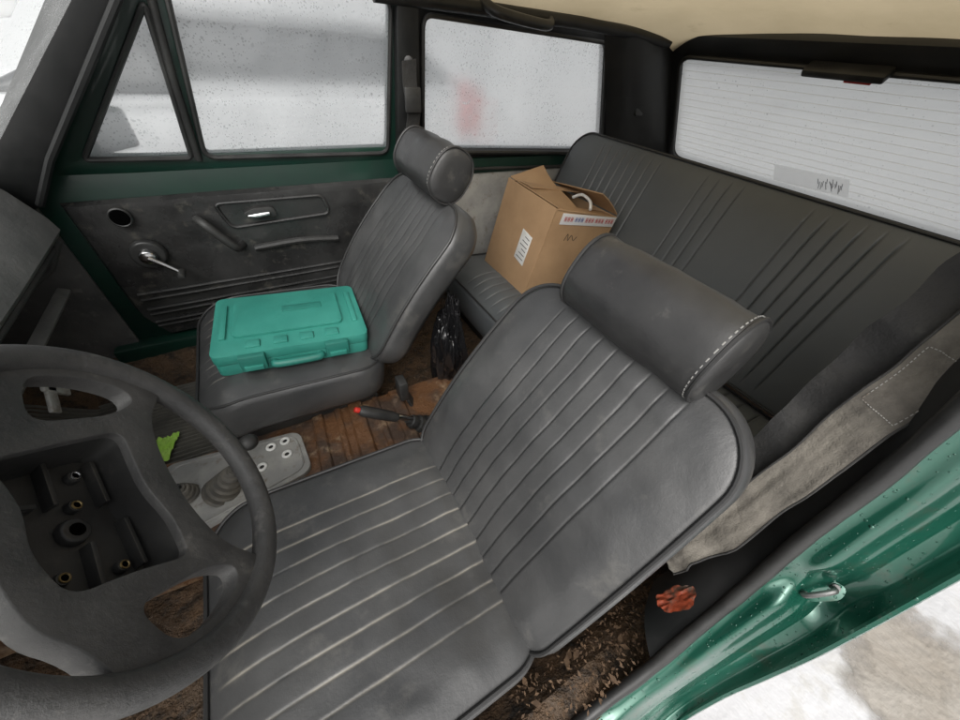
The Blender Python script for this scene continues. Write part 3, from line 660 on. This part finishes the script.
front_seat('bucket_seat', 'black vinyl driver seat with dusty pleats behind the steering wheel', -.338, (.165, .262), (.412, .660), (-.27, .285), (.436, .702, .128), 1, .035)
front_seat('bucket_seat', 'black vinyl passenger seat carrying the teal plastic case', .363, (.130, .295), (.388, .668), (-.27, .325), (.402, .728, .125), 11, .0)

bench = thing('rear_bench', 'black vinyl rear bench seat with cardboard box on it', 'car seat', (.8, 0, .05))
fb, _ = mkframe((.985, 0, .32), (0, -1, 0), V((.165, 0, .425)))
G = [[-.47 + .036 * i for i in range(8)], [-.054 + .036 * i for i in range(4)], [.23 + .036 * i for i in range(6)]]
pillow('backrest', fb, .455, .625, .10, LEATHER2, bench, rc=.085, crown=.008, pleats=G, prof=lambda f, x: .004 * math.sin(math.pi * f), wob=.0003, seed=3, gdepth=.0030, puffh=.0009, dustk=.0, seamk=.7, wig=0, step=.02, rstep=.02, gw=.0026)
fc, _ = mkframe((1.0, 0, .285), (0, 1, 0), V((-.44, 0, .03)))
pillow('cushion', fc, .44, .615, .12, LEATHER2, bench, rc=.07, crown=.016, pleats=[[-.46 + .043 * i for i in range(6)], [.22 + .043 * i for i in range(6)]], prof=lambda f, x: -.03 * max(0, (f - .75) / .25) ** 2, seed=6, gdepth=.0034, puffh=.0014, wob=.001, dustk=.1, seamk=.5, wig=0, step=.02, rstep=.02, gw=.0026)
MB().box((.80, 0, .115), (.19, .58, .062)).build('seat_base', DARK, bench, .01)

# ---------------------------------------------------------------- steering wheel
RW = .186; phi = R(34)
e1 = V((0, 1, 0)); e2 = V((-.423, 0, .906)).normalized()
pa = e1 * math.cos(phi) + e2 * math.sin(phi); qa = e2 * math.cos(phi) - e1 * math.sin(phi)
def WP(p, q, hh=0): return wc + (pa * p + qa * q) * RW + wn * hh
wheel = thing('steering_wheel', 'worn black steering wheel with its horn pad missing', 'steering wheel', wc - wn * .08)
mb = MB(); nR = 120
mb.tube([WP(math.cos(a) * .985, math.sin(a) * .985) for a in [i * 2 * math.pi / nR for i in range(nR)]], .0152, 18, True)
rim = mb.build('rim', WHEELM, wheel)
def P2(l): return [WP(p, q) for p, q in l]
outl = fillet(P2([(.88, .46), (.965, .15), (.97, -.1), (.93, -.36), (.76, -.62), (.54, -.42), (.2, -.35), (-.2, -.35), (-.54, -.42), (-.76, -.62), (-.93, -.36), (-.97, -.1), (-.965, .15), (-.88, .46), (-.60, .52), (-.42, .64), (.42, .64), (.60, .52)]), .03, 5)
hub = fillet(P2([(-.47, -.16), (-.20, -.20), (.05, -.15), (.46, -.19), (.43, .10), (.37, .48), (.10, .44), (-.12, .50), (-.37, .46), (-.40, .16)]), .018, 5)
rh = fillet(P2([(.56, .26), (.85, .20), (.86, -.10), (.78, -.33), (.67, -.37), (.58, -.18)]), .022, 6)
lh = fillet(P2([(-.56, .26), (-.85, .20), (-.86, -.10), (-.78, -.33), (-.67, -.37), (-.58, -.18)][::-1]), .022, 6)
def dip(p):
    r = (p - wc); r2 = r - wn * r.dot(wn); f = min(1, r2.length / RW); return p - wn * (.012 * (1 - f ** 2.2) - .005)
plate('spokes', resample(outl, .012), [resample(hub, .012), resample(rh, .01), resample(lh, .01)], wn * -.022, WHEELM, wheel, .006, warp=dip, sharp=50)
cen = sum(hub, V()) / len(hub); k = len(hub); H1 = -.050
top = [dip(p) - wn * .010 for p in hub]; bot = [cen + (p - cen) * .90 + wn * H1 for p in hub]
hubo = obj('hub', top + bot + [cen + wn * H1], [(i, (i + 1) % k, k + (i + 1) % k, k + i) for i in range(k)] + [(k + i, k + (i + 1) % k, 2 * k) for i in range(k)], PLASTIC, wheel)
for (p0, q0, p1, q1) in ((-.40, .16, -.12, .10), (.14, .16, .40, .12), (-.36, -.09, -.05, -.12), (.08, -.08, .36, -.11), (-.28, .34, .02, .38), (.16, .24, .20, .44)):
    A0, A1 = WP(p0, q0, H1), WP(p1, q1, H1); d = (A1 - A0); MB().box(A0.lerp(A1, .5) + wn * .005, (d.length / 2, .0025, .008), (d.normalized(), wn.cross(d).normalized(), wn)).build('rib', PLASTIC, hubo, .001)
c0 = WP(-.02, .11, H1); mb = MB(); mb.cyl(c0, c0 + wn * .008, .015, .013, 28); rg = mb.build('shaft_boss', PLASTIC, hubo, .002)
MB().cyl(c0 + wn * .0075, c0 + wn * .0088, .007, n=14).build('shaft_hole', HOLE, rg)
for (p, q, m) in ((-.31, -.01, BRASS), (.30, -.02, CHROME), (.27, .32, DULL), (-.24, .26, BRASS), (.12, .05, BRASS)):
    c1 = WP(p, q, H1); mb = MB(); mb.cyl(c1, c1 + wn * .007, .0074, .0064, 16); pst = mb.build('screw_post', PLASTIC, hubo, .001)
    MB().tube([c1 + wn * .0075 + (pa * math.cos(a) + qa * math.sin(a)) * .0042 for a in [i * math.pi / 7 for i in range(14)]], .0010, 6, True).build('threaded_ring', m, pst)
    MB().cyl(c1 + wn * .006, c1 + wn * .0076, .0036, n=12).build('screw_hole', HOLE, pst)

# ---------------------------------------------------------------- levers
gl_ = thing('gear_lever', 'long gear lever with round black knob and ribbed boot', 'gear lever', (-.281, .036, cz))
def boot(c, tip, r0, n, name, root, mat=None):
    c = V(c); tip = V(tip); pts = []; rs = []
    for i in range(n):
        for fo, k_ in ((0, 1.0), (.42, .98), (.5, .74), (.9, .74)):
            f = (i + fo) / n; pts.append(c.lerp(tip, f)); rs.append(r0 * (1 - .60 * f) * k_)
    pts.append(tip); rs.append(r0 * .3)
    return MB().tube(pts, rs, 26).build(name, mat or RUBBER, root, sharp=35)
g0 = V((-.281, .036, cz - .004)); g1 = V((-.180, .022, .305))
boot(g0, g0.lerp(g1, .46), .042, 5, 'boot', gl_)
MB().tube([g0, g0.lerp(g1, .6), g1], .0055, 10).build('stick', PLASTIC, gl_)
def ball(c, r, name, mat, root, sq=1):
    vs = []; n = 16; m = 10
    for j in range(m + 1):
        for i in range(n):
            th = math.pi * j / m; vs.append(V(c) + V((math.sin(th) * math.cos(i * 2 * math.pi / n), math.sin(th) * math.sin(i * 2 * math.pi / n), math.cos(th) * sq)) * r)
    fs = [(j * n + i, j * n + (i + 1) % n, (j + 1) * n + (i + 1) % n, (j + 1) * n + i) for j in range(m) for i in range(n)]
    return obj(name, vs, fs, mat, root)
ball(g1, .019, 'knob', PLASTIC, gl_, .85)
tl_ = thing('transfer_lever', 'short transfer lever in small ribbed boot ahead of the gear lever', 'lever', (-.345, .035, cz))
g2 = V((-.352, .058, cz - .004)); g3 = V((-.346, .052, .212))
boot(g2, g2.lerp(g3, .8), .032, 4, 'boot', tl_); MB().tube([g2, g3], .005, 8).build('stick', PLASTIC, tl_)
hb = thing('handbrake', 'black handbrake lever with red button between the front seats', 'handbrake', (.19, .02, .14))
h0 = V((.215, .015, .150)); h1 = V((.052, .032, .275))
MB().tube(spline([h0, h0.lerp(h1, .35) + V((0, 0, .005)), h0.lerp(h1, .5)], 5), .009, 10).build('lever', CHROME, hb)
MB().tube([h0.lerp(h1, .45), h0.lerp(h1, .5), h0.lerp(h1, .75), h0.lerp(h1, .95), h1], [.011, .0135, .015, .0145, .010], 14).build('grip', PLASTIC, hb)
d = (h1 - h0).normalized(); MB().cyl(h1 - d * .002, h1 + d * .012, .0075, .0065, 12).build('button', REDM, hb, .002)
boot(h0 + V((.0, 0, -.02)), h0.lerp(h1, .3), .035, 3, 'boot', hb, PLASTIC)

# ---------------------------------------------------------------- loose things
case = thing('tool_case', 'closed teal plastic tool case lying on the passenger seat', 'case', (-.03, .335, .335))
ax = V((.994, -.075, -.055)).normalized(); ay = V((.095, 1, .0)); ay = (ay - ax * ay.dot(ax)).normalized(); az = ax.cross(ay); cc = V((-.033, .332, .328))
def CP(x, y, z): return cc + ax * x + ay * y + az * z
def rr(hx, hy, r, z, x0=0, y0=0): return fillet([CP(x0 - hx, y0 - hy, z), CP(x0 + hx, y0 - hy, z), CP(x0 + hx, y0 + hy, z), CP(x0 - hx, y0 + hy, z)], r, 6)
plate('case_base', rr(.175, .127, .022, 0), [], az * .032, TEAL, case, .005)
lid = plate('lid', rr(.177, .129, .022, .034), [], az * .026, TEAL, case, .006)
plate('lid_panel', rr(.128, .080, .018, .0595, -.005, .014), [], az * .008, TEAL, lid, .004)
plate('lid_plaque', rr(.05, .014, .005, .067, .03, .03), [], az * .002, TEALD, lid, .0008)
for s in (-1, 1): MB().box(CP(s * .154, .01, .0615), (.007, .075, .005), (ax, ay, az)).build('lid_rib', TEAL, lid, .003)
for x in (-.09, -.03, .03, .09): MB().box(CP(x, -.098, .0615), (.016, .014, .004), (ax, ay, az)).build('lid_rib', TEAL, lid, .003)
for x in (-.095, .095):
    la = MB().box(CP(x, -.135, .036), (.028, .009, .022), (ax, ay, az)).build('latch', TEALD, case, .004)
    MB().box(CP(x, -.145, .026), (.020, .004, .006), (ax, ay, az)).build('latch_lip', TEAL, la, .001)
mb = MB(); mb.tube(spline([CP(-.052, -.126, .02), CP(-.049, -.138, .02), CP(0, -.140, .02), CP(.049, -.138, .02), CP(.052, -.126, .02)], 5), .010, 10); mb.build('handle', TEALD, case)
for x in (-.1, .1): MB().cyl(CP(x - .03, .130, .033), CP(x + .03, .130, .033), .006, n=10).build('hinge', TEALD, case)

# cardboard box
bxr = thing('cardboard_box', 'brown cardboard box with printed white tape on the rear bench', 'box', (.8, .38, .315))
K0 = V((.695, .250, .322)); Wd = V((.02, 1, .0)).normalized(); Hd = V((.23, 0, .973)).normalized(); Dd = Wd.cross(Hd).normalized(); Dd = Dd if Dd.x > 0 else -Dd
Dd = (Dd + V((0, -.10, .06))).normalized()
bw, bd_, bh = .285, .255, .30
def BP(w_, d_, h_): return K0 + Wd * w_ + Dd * d_ + Hd * h_
def panel(name, pts, nrm, mat, parent, th=.004):
    return plate(name, pts, [], V(nrm) * th, mat, parent, .0012)
panel('front_wall', [BP(0, 0, 0), BP(bw, 0, 0), BP(bw, 0, bh + .012), BP(0, 0, bh)], Dd, CARD, bxr)
panel('rear_wall', [BP(0, bd_, 0), BP(bw, bd_, 0), BP(bw, bd_, bh), BP(0, bd_, bh)], -Dd, CARD, bxr)
sw = panel('side_wall', [BP(0, .005, 0), BP(0, bd_ - .005, 0), BP(0, bd_ - .005, bh), BP(0, .005, bh)], Wd, CARD, bxr)
panel('side_wall', [BP(bw, .005, 0), BP(bw, bd_ - .005, 0), BP(bw, bd_ - .005, bh), BP(bw, .005, bh)], -Wd, CARD, bxr)
panel('bottom', [BP(.005, .005, .002), BP(bw - .005, .005, .002), BP(bw - .005, bd_ - .005, .002), BP(.005, bd_ - .005, .002)], Hd, CARDIN, bxr)
def curl(name, f, mat, nrm):                   # flap as a slightly bowed sheet with thickness
    n = 8; vs = [f(i / n, j / n) for j in range(n + 1) for i in range(n + 1)]; m_ = len(vs); vs += [p + V(nrm) * .003 for p in vs]
    fs = [(j * 9 + i, j * 9 + i + 1, j * 9 + i + 10, j * 9 + i + 9) for j in range(n) for i in range(n)]; fs += [tuple(q + m_ for q in f_[::-1]) for f_ in fs]
    rg_ = [i for i in range(9)] + [j * 9 + 8 for j in range(1, 9)] + [8 * 9 + i for i in range(7, -1, -1)] + [j * 9 for j in range(7, 0, -1)]
    fs += [(rg_[i], rg_[(i + 1) % 32], rg_[(i + 1) % 32] + m_, rg_[i] + m_) for i in range(32)]
    return obj(name, vs, fs, mat, bxr)
curl('flap', lambda u, v: BP(bw - .135 * v, .004 + (bd_ - .008) * u, bh + .004 + .045 * v - .03 * v * v + .012 * v * u), CARD, -Hd)
curl('flap', lambda u, v: BP(.125 * v, .004 + (bd_ - .008) * u, bh - .004 - .02 * v + .010 * math.sin(v * 3)), CARD, -Hd)
curl('flap', lambda u, v: BP(.003 + (bw - .006) * u, .004 + .118 * v, bh + .002 + .012 * u + .055 * v * (u ** 1.5) - .02 * v * (1 - u) + .006 * math.sin(u * 6) * v), CARD, Hd)
curl('flap', lambda u, v: BP(.003 + (bw - .006) * u, bd_ - .10 * v, bh + .004 + (.075 - .035 * u) * v - .02 * v * v), CARD, Hd)
tp = panel('tape', [BP(-.002, .03, bh - .045), BP(-.002, bd_ - .003, bh - .034), BP(-.002, bd_ - .003, bh - .002), BP(-.002, .03, bh - .010)], -Wd, TAPE, bxr, .001)
def glyph(mb, d0):
    hh = bh - .036 + d0 * .05
    for q in range(3):
        mb.add([BP(-.0042, d0 + q * .0032, hh), BP(-.0042, d0 + q * .0032 + .0016, hh), BP(-.0042, d0 + q * .0032 + .0016, hh + .015), BP(-.0042, d0 + q * .0032, hh + .015)], [(0, 1, 2, 3)])
    z_ = hh + (.013 if int(d0 * 1000) % 2 else .006)
    mb.add([BP(-.0044, d0, z_), BP(-.0044, d0 + .008, z_), BP(-.0044, d0 + .008, z_ + .002), BP(-.0044, d0, z_ + .002)], [(0, 1, 2, 3)])
for g, m_ in enumerate((REDP, BLUEP, REDP, REDP, REDP)):
    mb = MB()
    for k in range(3): glyph(mb, .042 + g * .042 + k * .0122)
    mb.build('tape_print', m_, tp)
lb = panel('paper_label', [BP(.055, -.002, .085), BP(.115, -.002, .095), BP(.115, -.002, .195), BP(.055, -.002, .185)], -Dd, WHITE, bxr, .001)
mb = MB()
for k in range(6): mb.add([BP(.062, -.0042, .100 + k * .014), BP(.105 - (k % 3) * .008, -.0042, .105 + k * .014), BP(.105 - (k % 3) * .008, -.0042, .1075 + k * .014), BP(.062, -.0042, .1025 + k * .014)], [(0, 1, 2, 3)])
mb.build('label_print', INK, lb)
mb = MB()
mb.tube(spline([BP(-.0012, .075, .205), BP(-.0012, .082, .228), BP(-.0012, .09, .206), BP(-.0012, .098, .225), BP(-.0012, .112, .208), BP(-.0012, .122, .222)], 4), .0009, 5)
mb.build('handwriting', INK, sw)
mb = MB(); mb.tube(spline([BP(.02, .15, bh + .006), BP(.05, .165, bh + .024), BP(.10, .17, bh + .03), BP(.13, .165, bh + .012)], 6), .005, 10); mb.build('foam_strip', WHITE, bxr)

# black bag: gathered film with long sharp folds
bm = bmesh.new(); bmesh.ops.create_icosphere(bm, subdivisions=6, radius=1)
bc = V((.375, .185, .24)); vs = []
for v in bm.verts:
    d = v.co.normalized(); e = V((d.x * 3.2, d.y * 3.2, d.z * 1.1))
    rdg = 1 - abs(noise.noise(e + V((3, 1, 2)))) * 2; rd2 = 1 - abs(noise.noise(V((d.x * 6, d.y * 6, d.z * 3)) + V((7, 4, 2)))) * 2
    r = .92 + .22 * noise.noise(d * 1.7) + .20 * (rdg - .5) + .10 * (rd2 - .5)
    p = V((d.x * .055, d.y * .062, d.z * .20)) * r
    if d.z > .2: p.x *= 1 - .6 * (d.z - .2); p.y *= 1 - .6 * (d.z - .2)
    p = bc + p; p.z = max(p.z, .052); vs.append(p)
bm.verts.index_update(); fs = [[v.index for v in f.verts] for f in bm.faces]; bm.free()
tag(obj('plastic_bag', vs, fs, BAGM, None, loc=(.375, .185, .05), sharp=45), 'crumpled shiny black plastic bag behind the passenger seat', 'bag')
c0 = at(162, 451, 2, .085); vs = []; n = 26
for j in range(n + 1):
    for i in range(n + 1):
        u, v = i / n - .5, j / n - .5; e = 1 + .18 * noise.noise(V((u * 2.5, v * 2.5, 8)))
        vs.append(c0 + V((u * .060 * e + v * .025, v * .085 * e, .012 * abs(noise.noise(V((u * 5, v * 5, 1)))) + .010 * abs(noise.noise(V((u * 11, v * 11, 1)))))))
fs = [(j * (n + 1) + i, j * (n + 1) + i + 1, (j + 1) * (n + 1) + i + 1, (j + 1) * (n + 1) + i) for j in range(n) for i in range(n)]
tag(obj('cloth', vs, fs, LIME, None, loc=tuple(c0), sharp=40), 'crumpled lime green cloth scrap on the passenger footwell floor', 'cloth')
def fm(u, v):
    x = -.78 + .56 * u; y = .195 + .385 * v; z = .062 + .005 * max(-1, min(1, 3 * math.sin(v * 26 * 2 * math.pi))) + max(0, -.62 - x) * .8 + .004 * noise.noise(V((x * 8, y * 8, 0)))
    return V((x, y, z + .01))
o = grid('floor_mat', fm, 24, 208, MATM, None, loc=(-.5, .39, .06)); tag(o, 'dirty ribbed rubber mat in the passenger footwell', 'floor mat')
# left seat belt: limp, wide, folded at its lower end
bl_ = thing('driver_seat_belt', 'worn grey driver seat belt hanging down the near door pillar', 'seat belt', (.42, -.6, .44))
pth = spline([(.535, -.590, .86), (.523, -.586, .78), (.505, -.584, .70), (.470, -.586, .60), (.430, -.586, .52), (.396, -.580, .470), (.372, -.573, .448), (.364, -.571, .428), (.376, -.573, .414), (.396, -.577, .420), (.408, -.581, .438)], 10)
nP = len(pth)
def wv(i): return V((.003 + .012 * noise.noise(V((i * .09, 0, 0))), .0225 + .0015 * noise.noise(V((i * .2, 3, 0))), .003 + .020 * noise.noise(V((i * .075, 9, 0))))) * (1 - .35 * max(0, (i / nP - .45) / .55))
wsl = [wv(i) for i in range(nP)]
pth = [p + V((.009 * noise.noise(V((i * .13, 5, 1))), .004 * noise.noise(V((i * .10, 7, 1))), .004 * noise.noise(V((i * .18, 2, 1))))) for i, p in enumerate(pth)]
nw = 16; vs = []                               # cloth sheet with soft lengthwise folds
for i in range(nP):
    d = (pth[min(i + 1, nP - 1)] - pth[max(i - 1, 0)]).normalized(); nn = d.cross(wsl[i]).normalized()
    for j in range(nw + 1):
        s = j / nw * 2 - 1
        vs.append(pth[i] + wsl[i] * s + nn * (.0045 * noise.noise(V((s * 1.3, i * .10, 4))) + .0022 * noise.noise(V((s * 3, i * .16, 8)))))
m_ = len(vs); vs += [p + V((.0018, 0, -.0012)) for p in vs]; W_ = nw + 1
fs = [(i * W_ + j, i * W_ + j + 1, (i + 1) * W_ + j + 1, (i + 1) * W_ + j) for i in range(nP - 1) for j in range(nw)]; fs += [tuple(q + m_ for q in f[::-1]) for f in fs]
rg_ = list(range(W_)) + [i * W_ + nw for i in range(1, nP)] + [(nP - 1) * W_ + j for j in range(nw - 1, -1, -1)] + [i * W_ for i in range(nP - 2, 0, -1)]
fs += [(rg_[i], rg_[(i + 1) % len(rg_)], rg_[(i + 1) % len(rg_)] + m_, rg_[i] + m_) for i in range(len(rg_))]
wb = obj('webbing', vs, fs, BELT, bl_, sharp=70)
for s in (0, nw): MB().tube([vs[i * W_ + s] for i in range(nP)], .0013, 6).build('woven_edge', BELTD, wb)
pth2 = spline([(.560, -.560, .855), (.548, -.556, .785), (.525, -.554, .70), (.488, -.558, .595), (.450, -.564, .515), (.412, -.569, .46), (.385, -.572, .43)], 9)
n2 = len(pth2)
ws2 = [V((.003 + .012 * noise.noise(V((i * .2, 6, 0))), .031 + .005 * noise.noise(V((i * .2, 1, 0))), .003 + .020 * noise.noise(V((i * .12, 2, 0))))) * (1 - .5 * max(0, (i / n2 - .5) / .5)) for i in range(n2)]
pth2 = [p + V((.008 * noise.noise(V((i * .16, 15, 1))), 0, 0)) for i, p in enumerate(pth2)]
MB().ribbon(pth2, ws2, .003).build('sleeve', BELTD, bl_, sharp=70)
def bpt(f, j): i = min(int(f), nP - 2); return vs[i * W_ + j].lerp(vs[(i + 1) * W_ + j], f - i) + V((-.0006, 0, .0006))
mb = MB()
for f0 in (10.0, 19.0):
    for j in range(2, nw - 2): mb.tube([bpt(f0, j), bpt(f0, j).lerp(bpt(f0, j + 1), .6)], .0005, 5)
for j in (2, nw - 2):
    for k in range(16): mb.tube([bpt(10.1 + k * .56, j), bpt(10.42 + k * .56, j)], .0005, 5)
mb.build('stitching', CONS, bl_)
pb = thing('passenger_seat_belt', 'black passenger seat belt hanging from the far centre pillar', 'seat belt', (.45, .6, .6))
MB().ribbon(spline([up(409, 60, .05), up(410, 85, .055), up(414, 112, .06), up(412, 135, .06), up(416, 170, .07), up(420, 220, .08)], 5), V((.02, 0, .003)), .004).build('webbing', BELTD, pb, sharp=60)
MB().box(up(413, 100, .065), (.024, .005, .03)).build('tongue', PLASTIC, pb, .004)
bk_ = thing('belt_buckle', 'black seat belt buckle stalk beside the handbrake', 'buckle', (.2, .1, .14))
q0 = V((.22, .105, .12)); q1 = at(402, 388, 1, .11)
MB().ribbon([q0, q0.lerp(q1, .6), q1], V((.006, .016, 0)), .008).build('stalk', BELTD, bk_)
MB().box(q1, (.013, .022, .035)).build('buckle_body', PLASTIC, bk_, .005)
random.seed(12); mb = MB()
for k in range(420):
    x = random.uniform(.12, .48); y = random.uniform(-.658, -.58); z = .05 + max(0, abs(y) - .54) * 1.4 + random.uniform(-.004, .012)
    a = random.uniform(0, 6.28); s = random.uniform(.0015, .005) * (2.6 if k % 16 == 0 else 1); d1 = V((math.cos(a), math.sin(a), random.uniform(-.3, .3))) * s; d2 = V((-math.sin(a), math.cos(a), random.uniform(-.4, .4))) * s * .5
    c_ = V((x, y, z + .008)); mb.add([c_ - d1, c_ - d2 * .8, c_ + d1, c_ + d2], [(0, 1, 2, 3)])
tag(mb.build('leaf_litter', LEAF, None, loc=(.28, -.61, .13)), 'dry leaf litter and rusty dirt along the near sill', 'debris', kind='stuff')
